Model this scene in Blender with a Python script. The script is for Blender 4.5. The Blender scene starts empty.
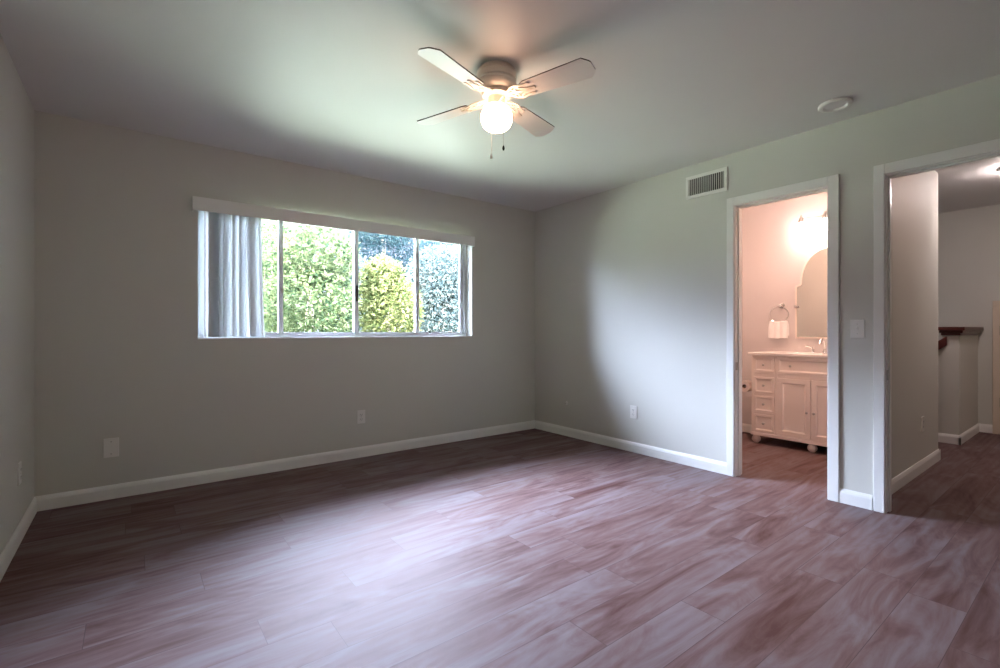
import bpy, bmesh, math, random
from mathutils import Vector, Matrix
random.seed(7)
PI = math.pi
S = bpy.context.scene
COL = S.collection

# ------------------------------------------------------------------ camera
YAW = 37.6
cam_d = bpy.data.cameras.new('camera')
cam_d.sensor_width = 36; cam_d.lens = 17.208; cam_d.shift_y = -0.0035
cam_d.clip_start = 0.02
cam = bpy.data.objects.new('camera', cam_d); COL.objects.link(cam)
cam.location = (0, 0, 1.10); cam.rotation_euler = (PI/2, 0, -math.radians(YAW))
S.camera = cam
# ------------------------------------------------------------------ view
S.view_settings.view_transform = 'Standard'; S.view_settings.look = 'None'
S.view_settings.exposure = 1.74; S.view_settings.gamma = 1.0
S.view_settings.use_curve_mapping = False
S.cycles.max_bounces = 14; S.cycles.diffuse_bounces = 8; S.cycles.glossy_bounces = 5
S.cycles.transparent_max_bounces = 16; S.cycles.transmission_bounces = 6
S.cycles.sample_clamp_indirect = 8
S.cycles.use_denoising = True
S.cycles.caustics_reflective = False; S.cycles.caustics_refractive = False
# ------------------------------------------------------------------ light levels
SKY_LOW, SKY_TOP = 28.0, 54.0      # overcast: brighter overhead than at the horizon
SKY_COL = (0.64, 0.735, 1.0)
SUN = 40.0
GLOBE = 7.5
BATH = 5.0
HALL_FILL = 2.6
w = bpy.data.worlds.new('sky'); S.world = w; w.use_nodes = True
bgn = w.node_tree.nodes['Background']
bgn.inputs[0].default_value = SKY_COL + (1,)
_n = w.node_tree.nodes; _l = w.node_tree.links.new
_tc = _n.new('ShaderNodeTexCoord'); _sp = _n.new('ShaderNodeSeparateXYZ'); _mr = _n.new('ShaderNodeMapRange')
_mr.inputs['From Min'].default_value = .12; _mr.inputs['From Max'].default_value = 1; _mr.inputs['To Min'].default_value = SKY_LOW; _mr.inputs['To Max'].default_value = SKY_TOP
_l(_tc.outputs['Generated'], _sp.inputs[0]); _l(_sp.outputs['Z'], _mr.inputs['Value']); _l(_mr.outputs['Result'], bgn.inputs[1])
sd = bpy.data.lights.new('sun', 'SUN'); sd.energy = SUN; sd.angle = math.radians(1.0); sd.color = (1.0, .95, .86)
sun = bpy.data.objects.new('sun', sd); COL.objects.link(sun)
sun.rotation_euler = Vector((-.62, -.35, .7)).to_track_quat('Z', 'Y').to_euler()
pd = bpy.data.lights.new('window_portal', 'AREA'); pd.shape = 'RECTANGLE'; pd.size = 2.37; pd.size_y = .95
pd.cycles.is_portal = True
po = bpy.data.objects.new('window_portal', pd); COL.objects.link(po)
po.location = (1.56, 4.24, 1.52); po.rotation_euler = (-PI/2, 0, 0)

# ------------------------------------------------------------------ materials
def mat(name, col, rough=.5, metal=0, spec=.5, emit=None, es=0, bump=0, bscale=200, coat=0, sheen=0, sub=0):
    m = bpy.data.materials.new(name); m.use_nodes = True
    nt = m.node_tree; b = nt.nodes['Principled BSDF']
    b.inputs['Base Color'].default_value = (*col, 1); b.inputs['Roughness'].default_value = rough
    b.inputs['Metallic'].default_value = metal; b.inputs['Specular IOR Level'].default_value = spec
    b.inputs['Coat Weight'].default_value = coat
    if emit: b.inputs['Emission Color'].default_value = (*emit, 1); b.inputs['Emission Strength'].default_value = es
    tc = nt.nodes.new('ShaderNodeTexCoord')
    n = nt.nodes.new('ShaderNodeTexNoise'); n.inputs['Scale'].default_value = bscale; n.inputs['Detail'].default_value = 3
    nt.links.new(tc.outputs['Object'], n.inputs['Vector'])
    if bump:
        bp = nt.nodes.new('ShaderNodeBump'); bp.inputs['Strength'].default_value = bump; bp.inputs['Distance'].default_value = .002
        nt.links.new(n.outputs['Fac'], bp.inputs['Height']); nt.links.new(bp.outputs['Normal'], b.inputs['Normal'])
    # slight tone variation, the material's own
    n2 = nt.nodes.new('ShaderNodeTexNoise'); n2.inputs['Scale'].default_value = 1.7; n2.inputs['Detail'].default_value = 4
    nt.links.new(tc.outputs['Object'], n2.inputs['Vector'])
    mx = nt.nodes.new('ShaderNodeMix'); mx.data_type = 'RGBA'
    mx.inputs[6].default_value = (*[c*.97 for c in col], 1); mx.inputs[7].default_value = (*[min(1, c*1.03) for c in col], 1)
    nt.links.new(n2.outputs['Fac'], mx.inputs[0]); nt.links.new(mx.outputs[2], b.inputs['Base Color'])
    return m
M = {}
M['wall'] = mat('wall_paint', (.62, .615, .56), .62, bump=.25, bscale=160)
M['ceil'] = mat('ceiling_paint', (.68, .665, .645), .5, bump=.15, bscale=120)
M['bath'] = mat('bathroom_paint', (.65, .61, .605), .6, bump=.2, bscale=160)
M['trim'] = mat('trim_paint', (.82, .82, .79), .32)
M['white'] = mat('white_plastic', (.80, .79, .75), .35)
M['frame'] = mat('window_aluminium', (.72, .75, .78), .4)
M['dark'] = mat('dark_hole', (.02, .018, .016), .6)
M['vanity'] = mat('vanity_paint', (.80, .72, .67), .35)
M['counter'] = mat('counter_marble', (.86, .83, .80), .2)
M['chrome'] = mat('chrome', (.8, .8, .8), .12, metal=1)
M['mirror'] = mat('mirror_glass', (.85, .86, .86), .02, metal=1)
M['nickel'] = mat('brushed_nickel', (.5, .48, .45), .3, metal=1)
M['towel'] = mat('towel_cotton', (.88, .87, .86), .9, bump=.6, bscale=500)
M['paper'] = mat('tissue_paper', (.85, .78, .75), .9)
M['fan'] = mat('fan_enamel', (.78, .72, .64), .3)
M['blade'] = mat('blade_laminate', (.80, .77, .72), .35)
M['blade_edge'] = mat('blade_edge_wood', (.06, .045, .035), .5)
M['cap'] = mat('mahogany', (.085, .016, .012), .3)
M['cup'] = mat('cupboard_paint', (.70, .60, .48), .4)
M['hinge'] = mat('black_iron', (.02, .02, .02), .4, metal=.6)
M['bark'] = mat('bark', (.22, .17, .13), .9, bump=.8, bscale=30)
M['stucco'] = mat('exterior_stucco', (.6, .55, .5), .9, bump=.5, bscale=60)

def glow(name, col, st):
    m = bpy.data.materials.new(name); m.use_nodes = True; nt = m.node_tree
    b = nt.nodes['Principled BSDF']; b.inputs['Base Color'].default_value = (.9, .88, .82, 1); b.inputs['Roughness'].default_value = .3
    b.inputs['Emission Color'].default_value = (*col, 1); b.inputs['Emission Strength'].default_value = st
    return m
M['globe'] = glow('lit_globe_glass', (1, .60, .38), GLOBE)
M['bathlamp'] = glow('lit_bath_shade', (1, .85, .80), BATH)
M['bathfill'] = glow('bathroom_fill_glow', (1, .60, .45), 28)  # glow of the added bathroom fill lamp
M['farlamp'] = glow('lit_far_hall_dome', (1, .84, .82), 19)
M['hallfill'] = glow('hall_fill_glow', (1, .55, .36), HALL_FILL)  # for the added lamp just inside the hall

# window glass: thin pane, mostly transparent with a fresnel sheen
gm = bpy.data.materials.new('window_glass'); gm.use_nodes = True; nt = gm.node_tree; nt.nodes.clear()
out = nt.nodes.new('ShaderNodeOutputMaterial'); mx = nt.nodes.new('ShaderNodeMixShader')
tr = nt.nodes.new('ShaderNodeBsdfTransparent'); tr.inputs[0].default_value = (.97, .985, .98, 1)
gl = nt.nodes.new('ShaderNodeBsdfGlossy'); gl.inputs['Roughness'].default_value = .02
fr = nt.nodes.new('ShaderNodeFresnel'); fr.inputs[0].default_value = 1.3
nt.links.new(fr.outputs[0], mx.inputs[0]); nt.links.new(tr.outputs[0], mx.inputs[1]); nt.links.new(gl.outputs[0], mx.inputs[2])
nt.links.new(mx.outputs[0], out.inputs[0]); M['glass'] = gm

# blind vinyl: partly translucent
bmt = bpy.data.materials.new('blind_vinyl'); bmt.use_nodes = True; nt = bmt.node_tree; nt.nodes.clear()
out = nt.nodes.new('ShaderNodeOutputMaterial'); mx = nt.nodes.new('ShaderNodeMixShader'); mx.inputs[0].default_value = .30
d1 = nt.nodes.new('ShaderNodeBsdfDiffuse'); d1.inputs[0].default_value = (.78, .78, .78, 1)
t1 = nt.nodes.new('ShaderNodeBsdfTranslucent'); t1.inputs[0].default_value = (.7, .72, .72, 1)
nt.links.new(d1.outputs[0], mx.inputs[1]); nt.links.new(t1.outputs[0], mx.inputs[2]); nt.links.new(mx.outputs[0], out.inputs[0]); M['vinyl'] = bmt

def leafmat(name, c1, c2, c3, scale=9):
    m = bpy.data.materials.new(name); m.use_nodes = True; nt = m.node_tree; nt.nodes.clear()
    out = nt.nodes.new('ShaderNodeOutputMaterial'); mx = nt.nodes.new('ShaderNodeMixShader'); mx.inputs[0].default_value = .4
    tc = nt.nodes.new('ShaderNodeTexCoord'); n = nt.nodes.new('ShaderNodeTexNoise'); n.inputs['Scale'].default_value = scale; n.inputs['Detail'].default_value = 5
    r = nt.nodes.new('ShaderNodeValToRGB'); e = r.color_ramp.elements
    e[0].position = .36; e[0].color = (*c1, 1); e[1].position = .64; e[1].color = (*c3, 1)
    q = e.new(.5); q.color = (*c2, 1)
    d = nt.nodes.new('ShaderNodeBsdfDiffuse'); t = nt.nodes.new('ShaderNodeBsdfTranslucent')
    L = nt.links.new
    L(tc.outputs['Object'], n.inputs['Vector']); L(n.outputs['Fac'], r.inputs[0]); L(r.outputs[0], d.inputs[0]); L(r.outputs[0], t.inputs[0])
    L(d.outputs[0], mx.inputs[1]); L(t.outputs[0], mx.inputs[2]); L(mx.outputs[0], out.inputs[0]); return m
M['leaf_lime'] = leafmat('lime_leaves', (0.0179, 0.0268, 0.0083), (0.0565, 0.0625, 0.0208), (0.1130, 0.1071, 0.0446))
M['leaf_green'] = leafmat('green_leaves', (0.0123, 0.0224, 0.0112), (0.0420, 0.0560, 0.0224), (0.0952, 0.1008, 0.0504))
M['leaf_blue'] = leafmat('silver_leaves', (0.0117, 0.0186, 0.0186), (0.0348, 0.0465, 0.0419), (0.0790, 0.0837, 0.0698))
M['leaf_teal'] = leafmat('conifer_needles', (0.0056, 0.0134, 0.0146), (0.0101, 0.0202, 0.0213), (0.0168, 0.0252, 0.0252))
M['ground'] = mat('bounce_green', (.13, .145, .095), .9, bump=.8, bscale=40)  # green chosen for the light it bounces onto ceiling and upper walls
M['hill'] = leafmat('dry_hillside', (0.0128, 0.0120, 0.0136), (0.0176, 0.0168, 0.0184), (0.0240, 0.0224, 0.0232), 1.2)

# floor: wood-look vinyl planks running along X
def floor_material():
    m = bpy.data.materials.new('vinyl_planks'); m.use_nodes = True; nt = m.node_tree; b = nt.nodes['Principled BSDF']
    N = nt.nodes.new; L = nt.links.new
    tc = N('ShaderNodeTexCoord')
    br = N('ShaderNodeTexBrick'); br.offset = 0; br.offset_frequency = 2; br.squash = 1
    br.inputs['Scale'].default_value = 1; br.inputs['Brick Width'].default_value = 1.22; br.inputs['Row Height'].default_value = .182
    br.inputs['Mortar Size'].default_value = .0012; br.inputs['Mortar Smooth'].default_value = .3; br.inputs['Bias'].default_value = 0
    br.inputs['Color1'].default_value = (0, 0, 0, 1); br.inputs['Color2'].default_value = (1, 1, 1, 1); br.inputs['Mortar'].default_value = (.5, .5, .5, 1)
    # every row of planks starts at its own place
    sy = N('ShaderNodeSeparateXYZ'); L(tc.outputs['Object'], sy.inputs[0])
    dv = N('ShaderNodeMath'); dv.operation = 'DIVIDE'; dv.inputs[1].default_value = .182; L(sy.outputs['Y'], dv.inputs[0])
    fl = N('ShaderNodeMath'); fl.operation = 'FLOOR'; L(dv.outputs[0], fl.inputs[0])
    wn = N('ShaderNodeTexWhiteNoise'); wn.noise_dimensions = '1D'; L(fl.outputs[0], wn.inputs['W'])
    sx = N('ShaderNodeMath'); sx.operation = 'MULTIPLY_ADD'; sx.inputs[1].default_value = 1.22; L(wn.outputs['Value'], sx.inputs[0]); L(sy.outputs['X'], sx.inputs[2])
    cb = N('ShaderNodeCombineXYZ'); L(sx.outputs[0], cb.inputs[0]); L(sy.outputs['Y'], cb.inputs[1])
    L(cb.outputs[0], br.inputs['Vector'])
    # per-plank shift of grain
    mul = N('ShaderNodeVectorMath'); mul.operation = 'MULTIPLY'; mul.inputs[1].default_value = (13.0, 7.0, 3.0)
    L(br.outputs['Color'], mul.inputs[0])
    add = N('ShaderNodeVectorMath'); add.operation = 'ADD'; L(tc.outputs['Object'], add.inputs[0]); L(mul.outputs[0], add.inputs[1])
    sc = N('ShaderNodeVectorMath'); sc.operation = 'MULTIPLY'; sc.inputs[1].default_value = (1.0, 4.6, 1.0); L(add.outputs[0], sc.inputs[0])
    n1 = N('ShaderNodeTexNoise'); n1.inputs['Scale'].default_value = 1.6; n1.inputs['Detail'].default_value = 8; n1.inputs['Roughness'].default_value = .62
    n1.inputs['Distortion'].default_value = 1.0; L(sc.outputs[0], n1.inputs['Vector'])
    sc2 = N('ShaderNodeVectorMath'); sc2.operation = 'MULTIPLY'; sc2.inputs[1].default_value = (2.2, 34.0, 1.0); L(add.outputs[0], sc2.inputs[0])
    n2 = N('ShaderNodeTexNoise'); n2.inputs['Scale'].default_value = 1.5; n2.inputs['Detail'].default_value = 6; L(sc2.outputs[0], n2.inputs['Vector'])
    # cathedral rings
    sc3 = N('ShaderNodeVectorMath'); sc3.operation = 'MULTIPLY'; sc3.inputs[1].default_value = (.55, 5.5, 1.0); L(add.outputs[0], sc3.inputs[0])
    wv = N('ShaderNodeTexWave'); wv.wave_type = 'RINGS'; wv.inputs['Scale'].default_value = 1.3; wv.inputs['Distortion'].default_value = 6; wv.inputs['Detail'].default_value = 3
    L(sc3.outputs[0], wv.inputs['Vector'])
    a1 = N('ShaderNodeMath'); a1.operation = 'MULTIPLY_ADD'; a1.inputs[1].default_value = .09; L(n2.outputs['Fac'], a1.inputs[0]); L(n1.outputs['Fac'], a1.inputs[2])
    a2 = N('ShaderNodeMath'); a2.operation = 'MULTIPLY_ADD'; a2.inputs[1].default_value = .05; L(wv.outputs['Fac'], a2.inputs[0]); L(a1.outputs[0], a2.inputs[2])
    a3 = N('ShaderNodeMath'); a3.operation = 'MULTIPLY_ADD'; a3.inputs[1].default_value = .12; L(br.outputs['Color'], a3.inputs[0]); L(a2.outputs[0], a3.inputs[2])
    r = N('ShaderNodeValToRGB'); e = r.color_ramp.elements
    e[0].position = .40; e[0].color = (.075, .030, .026, 1)
    e[1].position = 1.0; e[1].color = (.245, .20, .212, 1)
    q = e.new(.60); q.color = (.150, .090, .084, 1)
    q = e.new(.74); q.color = (.182, .138, .142, 1)
    L(a3.outputs[0], r.inputs[0])
    mm = N('ShaderNodeMix'); mm.data_type = 'RGBA'; mm.inputs[7].default_value = (.085, .05, .045, 1)
    L(br.outputs['Fac'], mm.inputs[0]); L(r.outputs[0], mm.inputs[6]); L(mm.outputs[2], b.inputs['Base Color'])
    rr = N('ShaderNodeMapRange'); rr.inputs['To Min'].default_value = .46; rr.inputs['To Max'].default_value = .62; L(n1.outputs['Fac'], rr.inputs[0]); L(rr.outputs[0], b.inputs['Roughness'])
    bp = N('ShaderNodeBump'); bp.inputs['Strength'].default_value = .08; bp.inputs['Distance'].default_value = .002
    L(a2.outputs[0], bp.inputs['Height']); L(bp.outputs[0], b.inputs['Normal'])
    b.inputs['Specular IOR Level'].default_value = .11
    return m
M['floor'] = floor_material()

# ------------------------------------------------------------------ builders
class MB:
    """collects shapes into one mesh"""
    def __init__(s): s.v = []; s.f = []; s.mi = []; s.sm = []; s.cur = 0
    def raw(s, vs, fs, smooth=False):
        o = len(s.v); s.v += [tuple(v) for v in vs]; s.f += [tuple(i+o for i in f) for f in fs]
        s.mi += [s.cur]*len(fs); s.sm += [smooth]*len(fs); return s
    def box(s, x0, x1, y0, y1, z0, z1):
        x0, x1 = sorted((x0, x1)); y0, y1 = sorted((y0, y1)); z0, z1 = sorted((z0, z1))
        return s.raw([(x0,y0,z0),(x1,y0,z0),(x1,y1,z0),(x0,y1,z0),(x0,y0,z1),(x1,y0,z1),(x1,y1,z1),(x0,y1,z1)],
                     [(0,3,2,1),(4,5,6,7),(0,1,5,4),(1,2,6,5),(2,3,7,6),(3,0,4,7)])
    def prism(s, poly, axis, a0, a1, smooth=False):
        """poly: 2D points; axis 0/1/2 = extrusion axis; other coordinates in xyz order"""
        def mk(p, a):
            c = [p[0], p[1]]; c.insert(axis, a); return tuple(c)
        n = len(poly)
        vs = [mk(p, a0) for p in poly] + [mk(p, a1) for p in poly]
        s.raw(vs, [tuple(range(n-1, -1, -1)), tuple(range(n, 2*n))])
        o = len(s.v) - 2*n
        fs = [(o+i, o+(i+1) % n, o+n+(i+1) % n, o+n+i) for i in range(n)]
        s.f += fs; s.mi += [s.cur]*n; s.sm += [smooth]*n; return s
    def lathe(s, prof, c=(0,0,0), ax='Z', n=32):
        vs = []; fs = []
        for r, h in prof:
            for k in range(n):
                a = 2*PI*k/n; p = (r*math.cos(a), r*math.sin(a), h)
                if ax == 'X': p = (h, p[0], p[1])
                if ax == 'Y': p = (p[0], h, p[1])
                vs.append((p[0]+c[0], p[1]+c[1], p[2]+c[2]))
        for i in range(len(prof)-1):
            for k in range(n):
                a = i*n+k; b = i*n+(k+1) % n; fs.append((a, b, b+n, a+n))
        fs.append(tuple(range(n-1, -1, -1))); fs.append(tuple(range((len(prof)-1)*n, len(prof)*n)))
        return s.raw(vs, fs, True)
    def tube(s, pts, r, n=10, closed=False):
        pts = [Vector(p) for p in pts]; rs = r if isinstance(r, (list, tuple)) else [r]*len(pts)
        vs = []; fs = []; N = len(pts); ref = Vector((0, 0, 1))
        u = None
        for i, p in enumerate(pts):
            if closed: t = pts[(i+1) % N] - pts[i-1]
            else: t = pts[min(i+1, N-1)] - pts[max(i-1, 0)]
            t.normalize()
            if u is None:
                u = t.cross(ref)
                if u.length < 1e-3: u = t.cross(Vector((1, 0, 0)))
            u = (u - t*u.dot(t)).normalized(); v = t.cross(u)
            for k in range(n):
                a = 2*PI*k/n; vs.append(p + (u*math.cos(a) + v*math.sin(a))*rs[i])
        for i in range(N if closed else N-1):
            for k in range(n):
                a = i*n+k; b = i*n+(k+1) % n; j = ((i+1) % N)*n
                fs.append((a, b, j+(k+1) % n, j+k))
        if not closed: fs += [tuple(range(n-1, -1, -1)), tuple(range((N-1)*n, N*n))]
        return s.raw(vs, fs, True)
    def xf(s, mtx):
        s.v = [tuple(mtx @ Vector(v)) for v in s.v]; return s
    def build(s, name, mats, parent=None, bevel=0, loc=None):
        me = bpy.data.meshes.new(name); me.from_pydata(s.v, [], s.f)
        mats = mats if isinstance(mats, list) else [mats]
        for m in mats: me.materials.append(m)
        for p, i, sm in zip(me.polygons, s.mi, s.sm): p.material_index = i; p.use_smooth = sm
        bm = bmesh.new(); bm.from_mesh(me); bmesh.ops.recalc_face_normals(bm, faces=bm.faces)
        if bevel:
            ed = [e for e in bm.edges if len(e.link_faces) == 2 and e.calc_face_angle(0) > .6 and not all(f.smooth for f in e.link_faces)]
            bmesh.ops.bevel(bm, geom=ed, offset=bevel, segments=2, affect='EDGES', profile=.5)
        for e in bm.edges:
            if len(e.link_faces) == 2: e.smooth = e.calc_face_angle(0) < .6
        bm.to_mesh(me); bm.free()
        o = bpy.data.objects.new(name, me); COL.objects.link(o)
        if parent is not None:
            o.parent = parent
            w = world(parent)
            for v in me.vertices: v.co = w.inverted() @ v.co
        return o
def world(o):
    m = Matrix.Translation(o.location) @ o.rotation_euler.to_matrix().to_4x4()
    return world(o.parent) @ m if o.parent else m
def tag(o, label=None, cat=None, group=None, kind=None):
    if label: o['label'] = label
    if cat: o['category'] = cat
    if group: o['group'] = group
    if kind: o['kind'] = kind
    return o
def empty(name, loc, label=None, cat=None, group=None, kind=None, rz=0):
    o = bpy.data.objects.new(name, None); COL.objects.link(o); o.location = loc; o.rotation_euler = (0, 0, rz)
    o.empty_display_size = .1
    return tag(o, label, cat, group, kind)
def struct(name, mb, m, **k):
    return tag(mb.build(name, m, **k), kind='structure')
def copy_tree(o, parent=None):
    c = o.copy(); COL.objects.link(c)
    if parent is not None: c.parent = parent
    for ch in list(o.children): copy_tree(ch, c)
    return c

# ------------------------------------------------------------------ the room
XL, XR, YB, YF, H = -.47, 3.60, 4.03, -1.15, 2.44
T = .10                      # thickness of the right wall
XI = XR + T
WX0, WX1, WZ0, WZ1 = .374, 2.743, 1.04, 2.04     # window opening
B0, B1, DH = 1.163, 1.775, 2.04                  # bathroom doorway
H0, H1 = .06, .866                               # hall doorway
XE = 7.30
struct('floor', MB().box(XL-.15, 6.42, YF-.15, YB+.19, -.12, 0).box(6.42, XE+.12, YF-.15, .95, -.12, 0), M['floor'])
struct('ceiling', MB().box(XL-.15, XE+.12, YF-.15, YB+.19, H, H+.2), M['ceil'])
struct('wall_back', MB().box(XL-.15, WX0, YB, YB+.17, 0, H).box(WX1, XI, YB, YB+.17, 0, H)
       .box(WX0, WX1, YB, YB+.17, 0, WZ0).box(WX0, WX1, YB, YB+.17, WZ1, H), M['wall'])
struct('wall_left', MB().box(XL-.15, XL, YF, YB, 0, H), M['wall'])
struct('wall_front', MB().box(XL-.15, XE, YF-.15, YF, 0, H), M['wall'])
wr = MB()
wr.cur = 0
for (a, b) in ((YF, H0), (H1, B0), (B1, YB)): wr.box(XR, XI, a, b, 0, H)
wr.box(XR, XI, H0, H1, DH, H).box(XR, XI, B0, B1, DH, H)
struct('wall_right', wr, M['wall'])
# bathroom shell
struct('wall_bathroom_back', MB().box(5.27, 5.45, 1.07, YB, 0, H), M['bath'])
struct('wall_bathroom_left', MB().box(XI, 5.27, 2.75, 2.87, 0, H), M['bath'])
struct('wall_bathroom_right', MB().box(XI, 5.27, .98, 1.07, 0, H), M['bath'])
# hall shell
struct('wall_hall_left', MB().box(XI, 5.45, .95, .98, 0, H).box(5.27, 5.45, .98, 1.07, 0, H), M['wall'])
struct('wall_hall_back', MB().box(XE, XE+.12, YF, YB+.17, -2.6, H), M['wall'])
struct('wall_stairs', MB().box(5.45, XE, 3.3, 3.45, -2.6, H), M['wall'])
struct('wall_stair_side', MB().box(6.30, 6.42, .95, 3.3, -2.6, -.12), M['wall'])

# baseboards
def base_profile(h=.09, t=.014):
    return [(0, 0), (t, 0), (t, h*.72), (t*.75, h*.86), (t*.45, h*.95), (t*.3, h), (0, h)]
def baseboard(name, runs):
    mb = MB()
    for (ax, at, sgn, a, b) in runs:
        if ax == 'X':   # runs along X on the plane y=at, protruding by sgn along y
            mb.prism([(at + sgn*p, z) for p, z in base_profile()], 0, a, b)
        else:
            mb.prism([(at + sgn*p, z) for p, z in base_profile()], 1, a, b)
    return struct(name, mb, M['trim'])
CW = .062
baseboard('baseboard_back', [('X', YB, -1, XL, XR)])
baseboard('baseboard_left', [('Y', XL, 1, YF, YB)])
baseboard('baseboard_right', [('Y', XR, -1, B1+CW-.008, YB), ('Y', XR, -1, H1+CW, B0-CW), ('Y', XR, -1, YF, H0-CW)])
baseboard('baseboard_front', [('X', YF, 1, XL, XR)])
baseboard('baseboard_bathroom', [('Y', 5.27, -1, 1.07, 2.75), ('X', 2.75, -1, XI, 5.27)])
baseboard('baseboard_hall', [('X', .95, -1, XI, 5.45+.014), ('Y', 5.45, 1, .95-.014, 3.3)])
baseboard('baseboard_stairs', [('Y', 6.32, -1, .95-.014, 3.3), ('X', .95, -1, 6.32-.014, XE), ('Y', XE, -1, .834, .95)])

def doorway(name, y0, y1, strike_y=None):
    d = empty(name, (XR, (y0+y1)/2, 0), kind='structure')
    t = .018; x = XR - t
    c = MB()
    for (xa, xb) in ((x, XR), (XI, XI+t)):
        c.box(xa, xb, y0-CW, y0, 0, DH+CW).box(xa, xb, y1, y1+CW-.008, 0, DH+CW).box(xa, xb, y0, y1, DH, DH+CW)
    c.build('casing', M['trim'], d, bevel=.003)
    j = MB(); jt = .005
    j.box(XR-.004, XI+.004, y0, y0+jt, 0, DH).box(XR-.004, XI+.004, y1-jt, y1, 0, DH).box(XR-.004, XI+.004, y0+jt, y1-jt, DH-jt, DH)
    j.build('jamb', M['trim'], d)
    s = MB(); xs = XR+.035
    s.box(xs, xs+.035, y0+jt, y0+jt+.009, 0, DH-jt).box(xs, xs+.035, y1-jt-.009, y1-jt, 0, DH-jt).box(xs, xs+.035, y0+jt, y1-jt, DH-jt-.011, DH-jt)
    s.build('door_stop', M['trim'], d, bevel=.002)
    p = MB().box(XR+.004, XR+.030, y1-jt-.003, y1-jt, 0.80, .86).build('strike_plate', M['nickel'], d)
    p['label'] = 'small metal strike plate'
    return d
doorway('door_1', B0, B1)
doorway('door_2', H0, H1)

# ------------------------------------------------------------------ window
win = empty('window_1', (1.56, YB+.12, WZ0), kind='structure')
MB().box(WX0, WX1, YB-.003, YB+.105, WZ0-.004, WZ0+.006).build('window_sill', M['trim'], win)
fy0, fy1 = YB+.105, YB+.155
fr_ = MB()
fr_.box(WX0, WX1, fy0, fy1, WZ0+.006, WZ0+.030).box(WX0, WX1, fy0, fy1, WZ1-.03, WZ1)
fr_.box(WX0, WX0+.025, fy0, fy1, WZ0+.03, WZ1-.03).box(WX1-.025, WX1, fy0, fy1, WZ0+.03, WZ1-.03)
fr_.build('window_frame', M['frame'], win, bevel=.002)
mull = [.955, 1.58, 2.185]
edges = [WX0+.025] + mull + [WX1-.025]
for i in range(4):
    a, b = edges[i], edges[i+1]
    yo = fy0+.004 if i in (0, 2) else fy0+.026
    s_ = MB(); sw = .034; z0, z1 = WZ0+.030, WZ1-.03
    a2 = a-(.016 if i else 0); b2 = b+(.016 if i < 3 else 0)
    s_.box(a2, a2+sw, yo, yo+.02, z0, z1).box(b2-sw, b2, yo, yo+.02, z0, z1).box(a2+sw, b2-sw, yo, yo+.02, z0, z0+.016).box(a2+sw, b2-sw, yo, yo+.02, z1-.022, z1)
    so = s_.build('sash', M['frame'], win, bevel=.002)
    MB().box(a2+sw, b2-sw, yo+.008, yo+.012, z0+.016, z1-.022).build('pane', M['glass'], so)
for xm, zz in ((mull[0]+.010, 1.42), (mull[2]-.016, 1.42)):
    MB().box(xm-.008, xm+.008, fy0-.008, fy0+.006, zz-.02, zz+.02).build('sash_latch', M['nickel'], win, bevel=.002)
MB().box(mull[1]-.004, mull[1]+.012, fy0-.004, fy0+.03, 1.36, 1.50).build('sash_handle', M['hinge'], win, bevel=.002)
MB().box(2.30, 2.32, fy0-.012, fy0+.004, WZ0+.032, WZ0+.055).build('sash_lock', M['hinge'], win, bevel=.002)

# vertical blind drawn to the left side, with its valance
bl = empty('vertical_blind', (1.54, YB-.02, 1.955), 'off-white vertical blind gathered at the left of the window, under a long valance', 'window blind')
MB().box(.338, 2.745, YB-.052, YB-.046, 1.950, 2.047).box(.338, .344, YB-.046, YB-.001, 1.950, 2.047).box(2.739, 2.745, YB-.046, YB-.001, 1.950, 2.047).build('valance', M['trim'], bl, bevel=.002)
MB().box(WX0+.004, WX1-.004, YB+.02, YB+.06, 2.0, 2.035).build('head_rail', M['frame'], bl)
def slat(x, ang, bot_shift=0, bend=0.0, wd=.089, yc=YB+.048):
    vs = []; fs = []; nz, nw = 12, 6; th = .0008
    for side in (1, -1):
        for i in range(nz+1):
            t = i/nz; z = 1.995 - t*(1.995-1.052)
            a = ang + bend*t
            for k in range(nw+1):
                s = (k/nw-.5)*wd; cv = .006*(1-(2*k/nw-1)**2)
                px = s*math.cos(a) - (cv+side*th)*math.sin(a); py = s*math.sin(a) + (cv+side*th)*math.cos(a)
                vs.append((x+bot_shift*t**2+px, yc+py, z))
    q = (nz+1)*(nw+1)
    for o in (0, q):
        for i in range(nz):
            for k in range(nw):
                a = o+i*(nw+1)+k; fs.append((a, a+1, a+nw+2, a+nw+1))
    for i in range(nz):
        for k in (0, nw):
            a = i*(nw+1)+k; fs.append((a, a+nw+1, a+nw+1+q, a+q))
    for k in range(nw):
        for i in (0, nz):
            a = i*(nw+1)+k; fs.append((a, a+1, a+1+q, a+q))
    return MB().raw(vs, fs, True).build('slat', M['vinyl'], bl)
R = math.radians
slat(.434, R(62)); slat(.478, R(36)); slat(.480, R(30), yc=YB+.062); slat(.486, R(32), yc=YB+.056)
specs = [(.520, 74), (.534, 52), (.552, 70), (.570, 40), (.598, 66), (.622, 48), (.650, 72), (.674, 40), (.700, 64), (.722, 50), (.752, 28), (.790, 68)]
for i, (x, a) in enumerate(specs):
    slat(x, R(a), bot_shift=(.02 if i >= 9 else 0), bend=R(-18 if i == 10 else random.uniform(-4, 4)))

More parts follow.
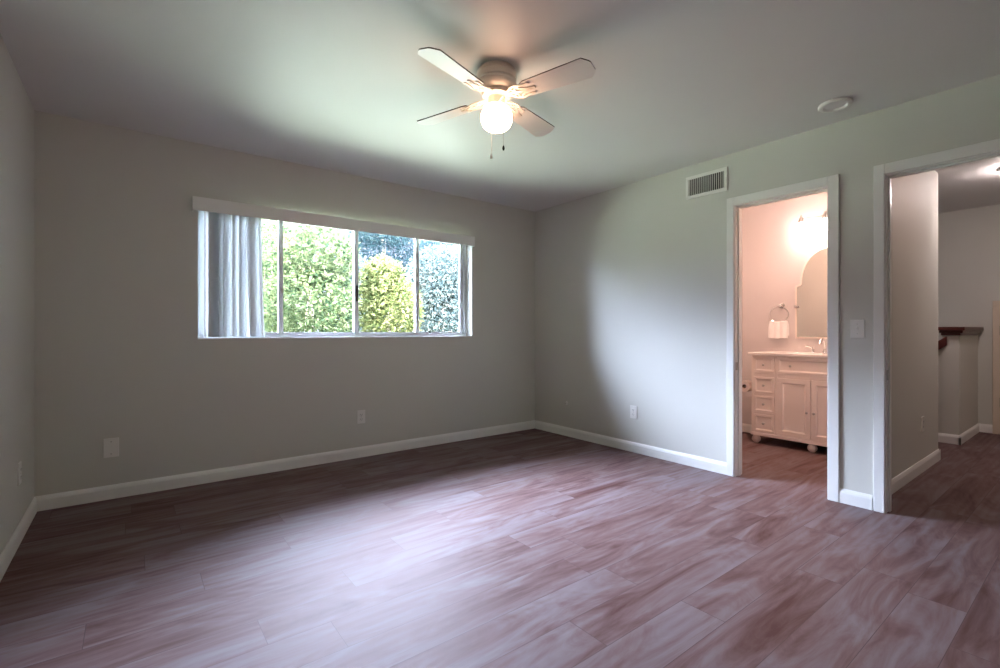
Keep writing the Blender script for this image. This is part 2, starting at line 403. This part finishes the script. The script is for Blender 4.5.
# ------------------------------------------------------------------ ceiling fan
FX, FY = 1.485, 1.957
fan = empty('ceiling_fan', (FX, FY, H), 'white flush-mounted ceiling fan with four blades and a lit globe', 'ceiling fan')
c0 = (FX, FY, 0)
MB().lathe([(.086, 2.44), (.088, 2.430), (.100, 2.424), (.104, 2.414), (.100, 2.410), (.100, 2.404), (.103, 2.398), (.103, 2.380), (.098, 2.374), (.098, 2.368), (.104, 2.360),
            (.100, 2.345), (.086, 2.330), (.070, 2.322)], c0, n=48).build('motor_housing', M['fan'], fan)
MB().lathe([(.070, 2.322), (.074, 2.316), (.074, 2.302), (.060, 2.296), (.044, 2.294), (.044, 2.272), (.040, 2.262), (.046, 2.256), (.052, 2.250), (.052, 2.244)], c0, n=40).build('switch_housing', M['fan'], fan)
sh = [(.052, 2.252), (.050, 2.246), (.060, 2.240), (.073, 2.226), (.081, 2.206), (.082, 2.190), (.078, 2.168), (.068, 2.148), (.053, 2.135), (.034, 2.128), (.012, 2.125)]
g = MB().lathe(sh, c0, n=40).build('globe_shade', M['globe'], fan); g['label'] = 'lit white glass globe'
BZ = 2.292
for k in range(4):
    ang = R(17.5 + 90*k)
    # blade, long axis local +x
    n = 14; pts = []
    r0, r1, w0, w1, ch = .165, .533, .054, .067, .032
    pts = [(r0, -w0*.82), (r0+.02, -w0), (r1-ch, -w1), (r1-.006, -w1+ch*.9), (r1, -w1+ch*1.3), (r1, w1-ch*1.3), (r1-.006, w1-ch*.9), (r1-ch, w1), (r0+.02, w0), (r0, w0*.82)]
    Mx = Matrix.Translation((FX, FY, BZ)) @ Matrix.Rotation(ang, 4, 'Z') @ Matrix.Rotation(R(-12), 4, 'X')
    mb = MB(); npt = len(pts)
    mb.raw([(x, y, -.003) for x, y in pts] + [(x, y, .003) for x, y in pts], [tuple(range(npt-1, -1, -1))])
    mb.cur = 1
    o = len(mb.v) - 2*npt
    mb.f.append(tuple(range(npt, 2*npt))); mb.mi.append(1); mb.sm.append(False)
    for i in range(npt): mb.f.append((i, (i+1) % npt, npt+(i+1) % npt, npt+i)); mb.mi.append(1); mb.sm.append(False)
    mb.xf(Mx).build('blade', [M['blade'], M['blade_edge']], fan)
    # decorative iron: flat scrolled fork under the blade
    ib = MB()
    def strip(pl, wd, z):
        vs = []; fs = []
        for i, (x, y) in enumerate(pl):
            a = pl[max(0, i-1)]; b = pl[min(len(pl)-1, i+1)]; tx, ty = b[0]-a[0], b[1]-a[1]; l = math.hypot(tx, ty) or 1
            nx, ny = -ty/l*wd, tx/l*wd; zz = z(x) if callable(z) else z
            vs += [(x+nx, y+ny, zz), (x-nx, y-ny, zz), (x-nx, y-ny, zz-.005), (x+nx, y+ny, zz-.005)]
        for i in range(len(pl)-1):
            for q in range(4):
                fs.append((i*4+q, i*4+(q+1) % 4, i*4+4+(q+1) % 4, i*4+4+q))
        fs += [(0, 1, 2, 3), (4*len(pl)-1, 4*len(pl)-2, 4*len(pl)-3, 4*len(pl)-4)]
        ib.raw(vs, fs)
    zf = lambda x: -.004 if x > .15 else -.004 + (.15-x)*.16
    for sg in (1, -1):
        strip([(.060, sg*.008), (.085, sg*.020), (.105, sg*.036), (.130, sg*.044), (.155, sg*.040), (.185, sg*.034), (.205, sg*.040), (.212, sg*.030)], .0065, zf)
        strip([(.105, sg*.036), (.100, sg*.022), (.112, sg*.013), (.126, sg*.018), (.124, sg*.030)], .005, zf)
        strip([(.130, sg*.044), (.150, sg*.022), (.185, sg*.006), (.225, 0)], .0065, zf)
    strip([(.050, 0), (.09, 0), (.15, 0), (.23, 0)], .008, zf)
    ib.xf(Mx).build('blade_bracket', M['fan'], fan)
# pull chains
def chain(x, y, ztop, zbot, bead, name_m):
    mb = MB().tube([(x, y, ztop), (x, y, zbot+.02)], .0011, 6)
    z = ztop
    while z > zbot+.02:
        mb.lathe([(.0004, z), (.0022, z-.002), (.0004, z-.004)], (x, y, 0), n=6); z -= .008
    o = mb.build('pull_chain', M['nickel'] if bead == 'dark' else M['fan'], fan)
    MB().lathe([(.002, zbot+.024), (.005, zbot+.018), (.0065, zbot+.008), (.004, zbot)], (x, y, 0), n=12).build('chain_pull', M['hinge'] if bead == 'dark' else M['white'], o)
# right and forward directions of the room, for where the chains hang
chain(FX-.030, FY+.004, 2.20, 1.975, 'white', None)
chain(FX-.030, FY-.096, 2.262, 1.99, 'dark', None)
MB().tube([(FX-.015, FY-.04, 2.258), (FX-.030, FY-.096, 2.262)], .002, 6).build('chain_arm', M['fan'], fan)
chn = None

# ------------------------------------------------------------------ small fittings
o = empty('ceiling_fitting', (3.289, 1.029, H), 'small round white fitting on the ceiling above the doorways', 'ceiling fitting')
MB().lathe([(.080, 2.44), (.084, 2.436), (.084, 2.424), (.078, 2.419), (.062, 2.419), (.058, 2.424), (.056, 2.430), (.02, 2.431), (.001, 2.431)], (3.289, 1.029, 0), n=40).build('trim_ring', M['white'], o)
MB().lathe([(.050, 2.433), (.048, 2.428), (.03, 2.4255), (.002, 2.425)], (3.289, 1.029, 0), n=32).build('cover_disc', M['white'], o)

v = empty('air_vent', (XR, 2.0, 2.26), 'rectangular cream air vent with vertical louvres high above bathroom doorway', 'air vent')
y0, y1, z0, z1 = 1.827, 2.171, 2.168, 2.350; bw = .026
MB().box(XR-.012, XR, y0, y1, z0, z0+bw).box(XR-.012, XR, y0, y1, z1-bw, z1).box(XR-.012, XR, y0, y0+bw, z0+bw, z1-bw).box(XR-.012, XR, y1-bw, y1, z0+bw, z1-bw).build('vent_frame', M['white'], v, bevel=.003)
MB().box(XR-.002, XR-.0005, y0+bw, y1-bw, z0+bw, z1-bw).build('duct_opening', M['dark'], v)
mb = MB(); n = 17
for i in range(n):
    yy = y0+bw + (i+.5)*(y1-y0-2*bw)/n
    mb.box(XR-.010, XR-.003, yy-.0018, yy+.0018, z0+bw, z1-bw)
mb.build('louvre', M['white'], v)

def wallplate(name, loc, rz, label, cat, kind, w_=.072, h_=.115, group=None):
    """built facing -y at the origin, then turned: rz=0 faces -Y"""
    e = empty(name, loc, label, cat, group, rz=rz)
    Wm = world(e)
    def part(mb, nm, m, bevel=0, parent=e): mb.xf(Wm); return mb.build(nm, m, parent, bevel)
    part(MB().box(-w_/2, w_/2, -.0075, 0, -h_/2, h_/2), 'cover_plate', M['white'], .002)
    if kind == 'outlet':
        for s in (1, -1):
            fo = part(MB().box(-.017, .017, -.0095, -.005, s*.020-.0145, s*.020+.0145), 'socket', M['white'], .003)
            part(MB().box(-.008, -.0055, -.0100, -.0093, s*.020-.003, s*.020+.006).box(.0055, .008, -.0100, -.0093, s*.020-.003, s*.020+.006)
                 .lathe([(.0025, -.0100), (.0025, -.0093)], (0, 0, s*.020-.008), 'Y', 8), 'socket_slot', M['dark'], parent=fo)
        part(MB().lathe([(.003, -.0085), (.0035, -.007)], (0, 0, 0), 'Y', 10), 'screw', M['nickel'])
    if kind == 'blank':
        for s in (1, -1): part(MB().lathe([(.003, -.009), (.0042, -.007)], (0, 0, s*h_*.32), 'Y', 10), 'screw', M['nickel'])
    if kind == 'switch':
        part(MB().box(-.006, .006, -.0095, -.005, -.013, .013), 'switch_slot', M['white'], .001)
        part(MB().box(-.0045, .0045, -.020, -.006, .001, .010), 'toggle', M['white'], .0015)
        for s in (1, -1): part(MB().lathe([(.0025, -.0088), (.003, -.007)], (0, 0, s*.030), 'Y', 10), 'screw', M['nickel'])
    return e
wallplate('blank_wall_plate', (-.107, YB, .334), 0, 'white blank wall plate with two screws low on the window wall, near left corner', 'wall plate', 'blank', .079, .124)
wallplate('wall_outlet', (1.578, YB, .350), 0, 'duplex wall outlet low on the grey wall under the window', 'outlet', 'outlet')
wallplate('wall_outlet', (XR, 2.689, .362), -PI/2, 'duplex wall outlet left of the bathroom doorway, above the baseboard', 'outlet', 'outlet')
wallplate('wall_outlet', (XL, 3.517, .352), PI/2, 'duplex wall outlet low on the left wall', 'outlet', 'outlet')
wallplate('wall_outlet', (4.905, .95, .367), 0, 'duplex wall outlet on the dim hallway wall', 'outlet', 'outlet')
wallplate('light_switch', (XR, 1.005, 1.11), -PI/2, 'white toggle light switch between the two doorways', 'light switch', 'switch', .074, .115)
cj = empty('cable_jack', (XR, 3.53, .342), 'tiny round cable jack low on the right wall near the corner', 'cable jack')
MB().lathe([(.019, XR), (.018, XR-.006), (.008, XR-.008), (.008, XR-.016)], (0, 3.53, .342), 'X', 20).build('base_ring', M['white'], cj)
MB().lathe([(.0055, XR-.014), (.0055, XR-.026), (.002, XR-.027)], (0, 3.53, .342), 'X', 14).build('connector', M['nickel'], cj)

# ------------------------------------------------------------------ bathroom
VX, V0, V1 = 4.84, 1.180, 2.221          # front face, right end, left end
van = empty('bathroom_vanity', (5.05, 1.70, 0), 'cream painted bathroom vanity cabinet with drawers, two doors and bun feet', 'vanity cabinet')
MB().box(VX+.012, 5.27, V0+.008, V1-.008, .085, .86).build('body', M['vanity'], van, bevel=.002)
ff = MB(); xa, xb = VX, VX+.016
D0 = V1-.226; E0 = V0+.226                # inner ends of the drawer stacks
for a, b in ((V1-.022, V1), (D0-.012, D0+.012), (E0-.012, E0+.012), (V0, V0+.022)): ff.box(xa, xb, a, b, .085, .86)
for za, zb in ((.085, .112), (.845, .86), (.655, .695)):
    for a, b in ((V0+.022, E0-.012), (E0+.012, D0-.012), (D0+.012, V1-.022)): ff.box(xa, xb, a, b, za, zb)
for za, zb in ((.293, .303), (.473, .483)): ff.box(xa, xb, D0+.012, V1-.022, za-.006, zb+.006); ff.box(xa, xb, V0+.022, E0-.012, za-.006, zb+.006)
ff.build('face_frame', M['vanity'], van, bevel=.002)
# slightly bowed base skirt
sk = [(V0, .085), (V0, .125), (V1, .125), (V1, .085)]
skirt = MB().box(VX-.010, VX+.002, V0-.006, V1+.006, .078, .108).build('base_moulding', M['vanity'], van, bevel=.004)
def panel(name, ya, yb, za, zb, knob=None, bw=.022, rec=.008):
    xf_ = VX-.006
    mb = MB()
    mb.box(xf_, VX+.012, ya, yb, za, za+bw).box(xf_, VX+.012, ya, yb, zb-bw, zb).box(xf_, VX+.012, ya, ya+bw, za+bw, zb-bw).box(xf_, VX+.012, yb-bw, yb, za+bw, zb-bw)
    # sloping inner moulding and the recessed field
    a, b, c, d = ya+bw, yb-bw, za+bw, zb-bw; e = .010; xi = xf_+rec
    vs = [(xf_+.001, a, c), (xf_+.001, b, c), (xf_+.001, b, d), (xf_+.001, a, d), (xi, a+e, c+e), (xi, b-e, c+e), (xi, b-e, d-e), (xi, a+e, d-e)]
    mb.raw(vs, [(0, 1, 5, 4), (1, 2, 6, 5), (2, 3, 7, 6), (3, 0, 4, 7), (4, 5, 6, 7)])
    o = mb.build(name, M['vanity'], van, bevel=.0012)
    for (ky, kz) in (knob or []):
        k = MB().lathe([(.006, xi), (.004, xi-.008), (.005, xi-.014), (.011, xi-.020), (.011, xi-.026), (.005, xi-.030)], (0, ky, kz), 'X', 16).build('knob', M['nickel'], o)
        k['label'] = 'dark metal knob'
    return o
rows = [(.698, .842), (.490, .650), (.310, .467), (.118, .287)]
for za, zb in rows:
    for ya, yb in ((D0+.014, V1-.024), (V0+.024, E0-.014)):
        panel('drawer', ya, yb, za, zb, [((ya+yb)/2, (za+zb)/2)], bw=.018)
mid = (D0+E0)/2
panel('drawer_front', E0+.014, D0-.014, .698, .842, [(D0-.13, .77), (E0+.13, .77)], bw=.020)
panel('door', mid+.002, D0-.014, .116, .650, [(mid+.028, .355)], bw=.042)
panel('door', E0+.014, mid-.002, .116, .650, [(mid-.028, .355)], bw=.042)
for yy in (V1-.03, V0+.03, mid-.235, mid+.235)[:2]:
    for xx in (VX+.035, 5.22):
        MB().lathe([(.024, .085), (.030, .078), (.024, .072), (.030, .064), (.038, .048), (.040, .034), (.034, .018), (.022, .006), (.018, 0)], (xx, yy, 0), n=24).build('bun_foot', M['vanity'], van)
for yy in (mid,):
    MB().lathe([(.024, .085), (.030, .078), (.024, .072), (.030, .064), (.038, .048), (.040, .034), (.034, .018), (.022, .006), (.018, 0)], (VX+.035, yy, 0), n=24).build('bun_foot', M['vanity'], van)
ct = MB().box(VX-.022, 5.27, V0-.02, V1+.026, .86, .885).build('countertop', M['counter'], van, bevel=.004)
ct['label'] = 'white countertop'
# undermount basin rim
bs = [(mid+.20*math.cos(t*2*PI/32), 5.03+.13*math.sin(t*2*PI/32)) for t in range(32)]
MB().tube([(x, y, .886) for y, x in bs], .004, 6, closed=True).build('basin_rim', M['counter'], van)
fa = empty('faucet', (5.17, mid, .885), 'chrome widespread faucet with two handles behind the vanity basin', 'faucet')
MB().lathe([(.024, .8853), (.024, .892), (.014, .900), (.012, .93)], (5.17, mid, 0), n=20).tube([(5.17, mid, .92), (5.168, mid, .975), (5.15, mid, 1.005), (5.11, mid, 1.018), (5.06, mid, 1.005), (5.045, mid, .975)], .0095, 12).build('spout', M['chrome'], fa)
for s in (1, -1):
    yy = mid+s*.10
    MB().lathe([(.022, .8853), (.022, .892), (.013, .900), (.011, .925), (.016, .932), (.012, .940), (.003, .943)], (5.17, yy, 0), n=18)\
        .tube([(5.17, yy, .936), (5.155, yy+s*.03, .946), (5.145, yy+s*.055, .950)], [.007, .006, .005], 10).build('handle', M['chrome'], fa)

# mirror with an arched top
MX = 5.27
def arch(hw, zb, zs, zt, step, n=18):
    p = [(-hw, zb), (-hw, zs-.012), (-hw+.006, zs), (-hw+step*.7, zs+.006), (-hw+step, zs+.022)]
    h2 = hw-step; z2 = zs+.022
    for i in range(1, n): a = PI - PI*i/n; p.append((h2*math.cos(a), z2+(zt-z2)*math.sin(a)**.92))
    return p + [(-a, b) for a, b in reversed(p[:5])]
mo = empty('bathroom_mirror', (MX, mid, 1.02), 'tall mirror with arched top on the bathroom wall above the vanity', 'mirror')
outer = arch(.284, 1.02, 1.548, 1.90, .045); inner = arch(.268, 1.036, 1.536, 1.884, .045)
n = len(outer); mb = MB()
vs = [(MX-.018, mid-a, b) for a, b in outer] + [(MX-.020, mid-a*1, b) for a, b in inner] + [(MX, mid-a, b) for a, b in outer]
fs = [(i, (i+1) % n, n+(i+1) % n, n+i) for i in range(n)] + [(i, (i+1) % n, 2*n+(i+1) % n, 2*n+i) for i in range(n)]
mb.raw(vs, fs); mb.build('mirror_frame', M['vanity'], mo)
MB().raw([(MX-.0195, mid-a, b) for a, b in inner], [tuple(range(n))]).build('mirror_pane', M['mirror'], mo)
for s in (1, -1):
    MB().lathe([(.016, MX), (.016, MX-.006), (.007, MX-.012), (.007, MX-.035), (.014, MX-.040), (.014, MX-.052), (.004, MX-.056)], (0, mid+s*.272, 1.335), 'X', 18).build('pivot_knob', M['chrome'], mo)

# three-lamp bar
lb = empty('vanity_light_bar', (MX, mid, 2.18), 'nickel light bar with glowing bell shades above the arched mirror', 'wall light')
MB().lathe([(.055, MX), (.055, MX-.012), (.045, MX-.020), (.012, MX-.024), (.010, MX-.10)], (0, mid, 2.185), 'X', 28).build('wall_mount', M['nickel'], lb)
MB().tube([(MX-.10, mid-.215, 2.185), (MX-.10, mid+.215, 2.185)], .0075, 12).build('bar', M['nickel'], lb)
for s in (-1, 0, 1):
    c = (MX-.10, mid+s*.20, 0)
    MB().lathe([(.006, 2.225), (.010, 2.215), (.009, 2.205), (.016, 2.195), (.022, 2.180), (.024, 2.150), (.020, 2.148)], c, n=20).build('lamp_socket', M['nickel'], lb)
    q = MB().lathe([(.022, 2.152), (.030, 2.146), (.042, 2.125), (.050, 2.098), (.056, 2.070), (.062, 2.050), (.060, 2.050), (.050, 2.075), (.03, 2.10), (.002, 2.12)], c, n=28).build('lamp_shade', M['bathlamp'], lb)
    q['label'] = 'lit frosted bell shade'

# towel ring and towel
tr_ = empty('towel_ring', (MX, 2.112, 1.36), 'chrome towel ring on the bathroom wall left of the mirror', 'towel ring')
MB().lathe([(.026, MX), (.026, MX-.008), (.012, MX-.014), (.010, MX-.045), (.014, MX-.050), (.012, MX-.058), (.002, MX-.060)], (0, 2.112, 1.352), 'X', 20).build('ring_mount', M['chrome'], tr_)
rc = (MX-.048, 2.125, 1.262); rr_ = .085
MB().tube([(rc[0], rc[1]+rr_*1.05*math.cos(2*PI*i/40), rc[2]+rr_*math.sin(2*PI*i/40)) for i in range(40)], .005, 10, closed=True).build('ring', M['chrome'], tr_)
# towel draped over the bottom of the ring: front and back leaves
vs = []; fs = []; nu, nw = 26, 14
path = []
xb_ = rc[0]; ztop = rc[2]-rr_+.012
for i in range(nu+1):
    t = i/nu
    if t < .45: path.append((xb_-.020-.004*math.sin(t*9), 1.022+(ztop-1.022-.012)*(t/.45)))
    elif t < .55: a = PI*(t-.45)/.10; path.append((xb_-.020*math.cos(a), ztop-.012+.020*math.sin(a)))
    else: path.append((min(xb_+.020, MX-.006), ztop-.012-(ztop-1.06)*((t-.55)/.45)))
for side in (0, 1):
    for i, (px, pz) in enumerate(path):
        for k in range(nw+1):
            y = 2.127+(k/nw-.5)*.182*(1-.10*math.exp(-((pz-ztop)/.03)**2))
            wv_ = .005*math.sin(k*1.35+.4)*(1 if i < nu*.5 else .3)
            front = i < nu*.5
            vs.append((px+wv_+(.010 if side else 0)*(1 if front else -1)*(1), y, pz+.003*math.sin(k*.6)))
q = (nu+1)*(nw+1)
for o_ in (0, q):
    for i in range(nu):
        for k in range(nw):
            a = o_+i*(nw+1)+k; fs.append((a, a+1, a+nw+2, a+nw+1))
for i in range(nu):
    for k in (0, nw):
        a = i*(nw+1)+k; fs.append((a, a+nw+1, a+nw+1+q, a+q))
for k in range(nw):
    for i in (0, nu):
        a = i*(nw+1)+k; fs.append((a, a+1, a+1+q, a+q))
tag(MB().raw(vs, fs, True).build('hand_towel', M['towel']), 'small white hand towel hanging from the chrome ring', 'towel')

# toilet paper on a holder at the vanity's left side
tp = empty('toilet_paper_roll', (4.96, 2.325, .535), 'toilet paper roll on a holder at the left side of the vanity', 'toilet paper')
pr = MB(); prof = [(.020, 4.91), (.054, 4.91), (.056, 4.913), (.056, 5.007), (.054, 5.01), (.020, 5.01)]
vs = []; fs = []; n = 32
for r_, x in prof:
    for k in range(n): vs.append((x, 2.325+r_*math.cos(2*PI*k/n), .535+r_*math.sin(2*PI*k/n)))
for i in range(len(prof)):
    for k in range(n):
        j = (i+1) % len(prof); fs.append((i*n+k, i*n+(k+1) % n, j*n+(k+1) % n, j*n+k))
pr.raw(vs, fs, True).build('paper', M['paper'], tp)
vs = []; fs = []
for x in (4.911, 5.009):
    for r_ in (.019, .0199):
        for k in range(n): vs.append((x, 2.325+r_*math.cos(2*PI*k/n), .535+r_*math.sin(2*PI*k/n)))
for k in range(n):
    k2 = (k+1) % n; fs += [(k, k2, 2*n+k2, 2*n+k), (n+k, n+k2, 3*n+k2, 3*n+k), (k, k2, n+k2, n+k)]
MB().raw(vs, fs, True).build('cardboard_core', mat('cardboard', (.10, .05, .03), .9), tp)
tph = empty('toilet_paper_holder', (5.0, V1, .535), 'metal arm holding the toilet paper roll beside the vanity', 'toilet paper holder')
MB().lathe([(.022, V1-.0078), (.022, V1), (.010, V1+.008)], (5.06, 0, .535), 'Y', 20).tube([(5.06, V1, .535), (5.06, V1+.08, .535), (5.055, V1+.10, .535), (5.03, 2.325, .535), (4.93, 2.325, .535)], .006, 10).build('holder_arm', M['nickel'], tph)

# ------------------------------------------------------------------ hall
hw_ = empty('half_wall', (6.8, 1.01, 0), kind='structure'); hw_.name = 'wall_half'
MB().box(6.32, XE, .95, 1.075, 0, 1.055).build('knee_wall', M['wall'], hw_)
c = MB()
for (o_, za, zb) in ((.010, 1.052, 1.075), (.028, 1.075, 1.100), (.045, 1.100, 1.135)):
    c.box(6.32-o_, XE, .95-o_, 1.075+o_*.6, za, zb)
q = c.build('wall_cap', M['cap'], hw_, bevel=.004); q['label'] = 'dark mahogany cap'
sl = math.tan(R(37))
def sz(y, z): return z-(y-1.04)*sl
sw_ = empty('stair_wall', (6.37, 1.9, 0), kind='structure'); sw_.name = 'wall_stair_rake'
MB().prism([(1.06, 0), (3.3, 0), (3.3, max(.0, sz(3.3, .95))), (1.04+.95/sl, 0.0), (1.06, sz(1.06, .95))][:1] + [(2.28, 0), (1.06, sz(1.06, .95))], 0, 6.33, 6.42).build('rake_wall', M['wall'], sw_)
y2 = 2.2
q = MB().prism([(1.035, 1.045), (1.035, .955), (y2, .955-(y2-1.035)*sl), (y2, 1.045-(y2-1.035)*sl)], 0, 6.285, 6.45).build('rake_cap', M['cap'], sw_, bevel=.006)
q['label'] = 'dark mahogany sloping cap'
# stairs going down
st = MB()
for i in range(13): st.box(6.42, XE, 1.075+i*.255, 1.075+(i+1)*.255, -2.6, -.12-.19*i-.02)
struct('stairs', st, M['floor'])

hc = empty('hall_cupboard', (XE, .5, 0), 'low cream cupboard door with black hinges at the end of hallway', 'cupboard')
MB().box(XE-.030, XE, .775, .834, 0, 1.36).box(XE-.030, XE, .10, .834, 1.36, 1.415).box(XE-.030, XE, .10, .16, 0, 1.36).build('cupboard_frame', M['cup'], hc, bevel=.003)
MB().box(XE-.022, XE-.002, .163, .772, .02, 1.355).build('cupboard_door', M['cup'], hc, bevel=.004)
for zz in (1.10, .34): MB().box(XE-.034, XE-.021, .735, .779, zz-.05, zz+.05).build('hinge', M['hinge'], hc, bevel=.002)

def dome(name, x, y, label, m='hallfill'):
    d = empty(name, (x, y, H), label, 'ceiling light', 'flush dome lights on the hallway ceiling')
    MB().lathe([(.15, H), (.155, H-.01), (.15, H-.022), (.13, H-.026)], (x, y, 0), n=36).build('lamp_base', M['nickel'], d)
    MB().lathe([(.14, H-.020), (.142, H-.035), (.128, H-.062), (.095, H-.085), (.05, H-.098), (.006, H-.102)], (x, y, 0), n=36).build('lamp_shade', M[m], d)
bd = empty('bathroom_fill_light', (4.35, 1.75, H), 'added unseen dome light on the bathroom ceiling', 'ceiling light')  # unseen lamp, added to brighten the vanity and bathroom floor
MB().lathe([(.15, H), (.155, H-.01), (.15, H-.022), (.13, H-.026)], (4.35, 1.75, 0), n=36).build('lamp_base', M['nickel'], bd)
MB().lathe([(.14, H-.020), (.142, H-.035), (.128, H-.062), (.095, H-.085), (.05, H-.098), (.006, H-.102)], (4.35, 1.75, 0), n=36).build('lamp_shade', M['bathfill'], bd)
dome('dome_light', 5.72, .47, 'lit flush dome light on the hallway ceiling farther from the bedroom', 'farlamp')
dome('dome_light', 4.45, .35, 'added unseen dome light on the hallway ceiling just past the bedroom doorway')  # out of view, added to put a warm glow on the hall wall

# ------------------------------------------------------------------ outside
GZ = -0.3
def terrain(name, x0, x1, y0, y1, nx, ny, hf, m):
    vs = []; fs = []
    for j in range(ny+1):
        for i in range(nx+1):
            x = x0+(x1-x0)*i/nx; y = y0+(y1-y0)*j/ny; vs.append((x, y, hf(x, y)))
    for j in range(ny):
        for i in range(nx): a = j*(nx+1)+i; fs.append((a, a+1, a+nx+2, a+nx+1))
    tag(MB().raw(vs, fs, True).build(name, m), kind='structure')
terrain('ground_bounce_yard', -14, 26, 4.2, 17, 20, 8, lambda x, y: GZ, M['ground'])  # unseen ground, set high as an added reflector of daylight into the room
terrain('ground_hillside', -20, 40, 17, 40, 40, 20, lambda x, y: GZ + (y-17)*.62 + .5*math.sin(x*.5+y*.3)*min(1, (y-17)/3), M['hill'])
rnd = random.Random(3)
def leafcloud(blobs, n, size, asp=.42):
    vs = []; fs = []
    tot = sum(b[3]*b[4] for b in blobs)
    for (bx, by, bz, rx, rz) in blobs:
        for _ in range(int(n*rx*rz/tot)):
            while True:
                p = Vector((rnd.uniform(-1, 1), rnd.uniform(-1, 1), rnd.uniform(-1, 1)))
                if .25 < p.length < 1 and rnd.random() < p.length: break
            c = Vector((bx+p.x*rx, by+p.y*rx, bz+p.z*rz))
            d = Vector((rnd.gauss(0, 1), rnd.gauss(0, 1), rnd.gauss(0, .8)-.3)).normalized()
            u = d.cross(Vector((rnd.gauss(0, 1), rnd.gauss(0, 1), rnd.gauss(0, 1)))).normalized()
            s = size*rnd.uniform(.6, 1.3); nn = d.cross(u)*s*.12; o = len(vs)
            vs += [c, c+d*s*.35+u*s*asp*.5+nn, c+d*s, c+d*s*.35-u*s*asp*.5+nn]
            fs += [(o, o+1, o+2), (o, o+2, o+3)]
    return vs, fs
def tree(name, x, y, top, blobs, n, size, m, label, cat='tree', asp=.42):
    t = empty(name, (x, y, GZ), label, cat, 'trees outside the window')
    vs, fs = leafcloud([(x+a, y+b, c, r, rz) for a, b, c, r, rz in blobs], n, size, asp)
    MB().raw(vs, fs, False).build('foliage', M[m], t)
    tk = MB().tube([(x, y, GZ), (x+.04, y, GZ+.6), (x-.04, y+.05, GZ+1.3), (x+.02, y, top-.6)], [.09, .07, .05, .015], 10)
    for a, b, c, r, rz in blobs:
        tk.tube([(x, y, min(c-rz*.6, GZ+.7)), (x+a*.5, y+b*.5, c-rz*.4), (x+a, y+b, c)], [.05, .035, .012], 7)
    tk.build('trunk', M['bark'], t)
tree('leafy_tree', .85, 7.4, 2.6, [(-.1, 0, 1.5, .75, .75), (.1, .1, 2.2, .6, .55)], 7000, .10, 'leaf_green', 'bright green leafy tree behind the blind, at window left')
tree('leafy_tree', 2.40, 8.4, 2.9, [(0, 0, 1.5, .80, .8), (.1, .1, 2.4, .75, .6)], 9500, .10, 'leaf_green', 'green leafy tree seen through the second window panel')
tree('leafy_tree', 3.95, 8.6, 2.4, [(0, 0, 1.5, .62, .75), (-.1, .1, 2.05, .45, .5)], 6500, .10, 'leaf_lime', 'yellow-green tree with lime leaves in the third window panel')
tree('leafy_tree', 6.05, 10.2, 3.0, [(0, 0, 1.5, .95, .85), (.1, .1, 2.5, .9, .75), (-.2, 0, 2.0, .8, .6)], 14000, .105, 'leaf_blue', 'pale silvery green tree seen through the right window panel')
tree('conifer_tree', 7.5, 16.8, 5.2, [(0, 0, 4.0, 1.6, 1.1), (-.2, 0, 4.8, 1.2, .6), (0, 0, 2.4, 1.8, 1.3)], 17000, .16, 'leaf_teal', 'dark blue-green conifer farther back behind the lime tree', asp=.2)
tree('leafy_tree', 8.1, 13.0, 4.2, [(0, 0, 1.8, 1.25, 1.3), (0, 0, 3.4, 1.1, 1.0)], 11000, .14, 'leaf_teal', 'dark blue-green tree farther back at the right end of the window', asp=.3)
tree('leafy_tree', 5.0, 13.2, 3.3, [(0, 0, 1.5, 1.0, 1.0), (0, 0, 2.5, .8, .7)], 8000, .13, 'leaf_blue', 'grey-green tree partly hidden behind the lime tree')
tree('leafy_tree', 2.5, 12.6, 3.9, [(0, 0, 1.6, 1.3, 1.3), (.1, 0, 3.2, 1.2, .8)], 10000, .13, 'leaf_green', 'dense green tree farther back between the left trees')
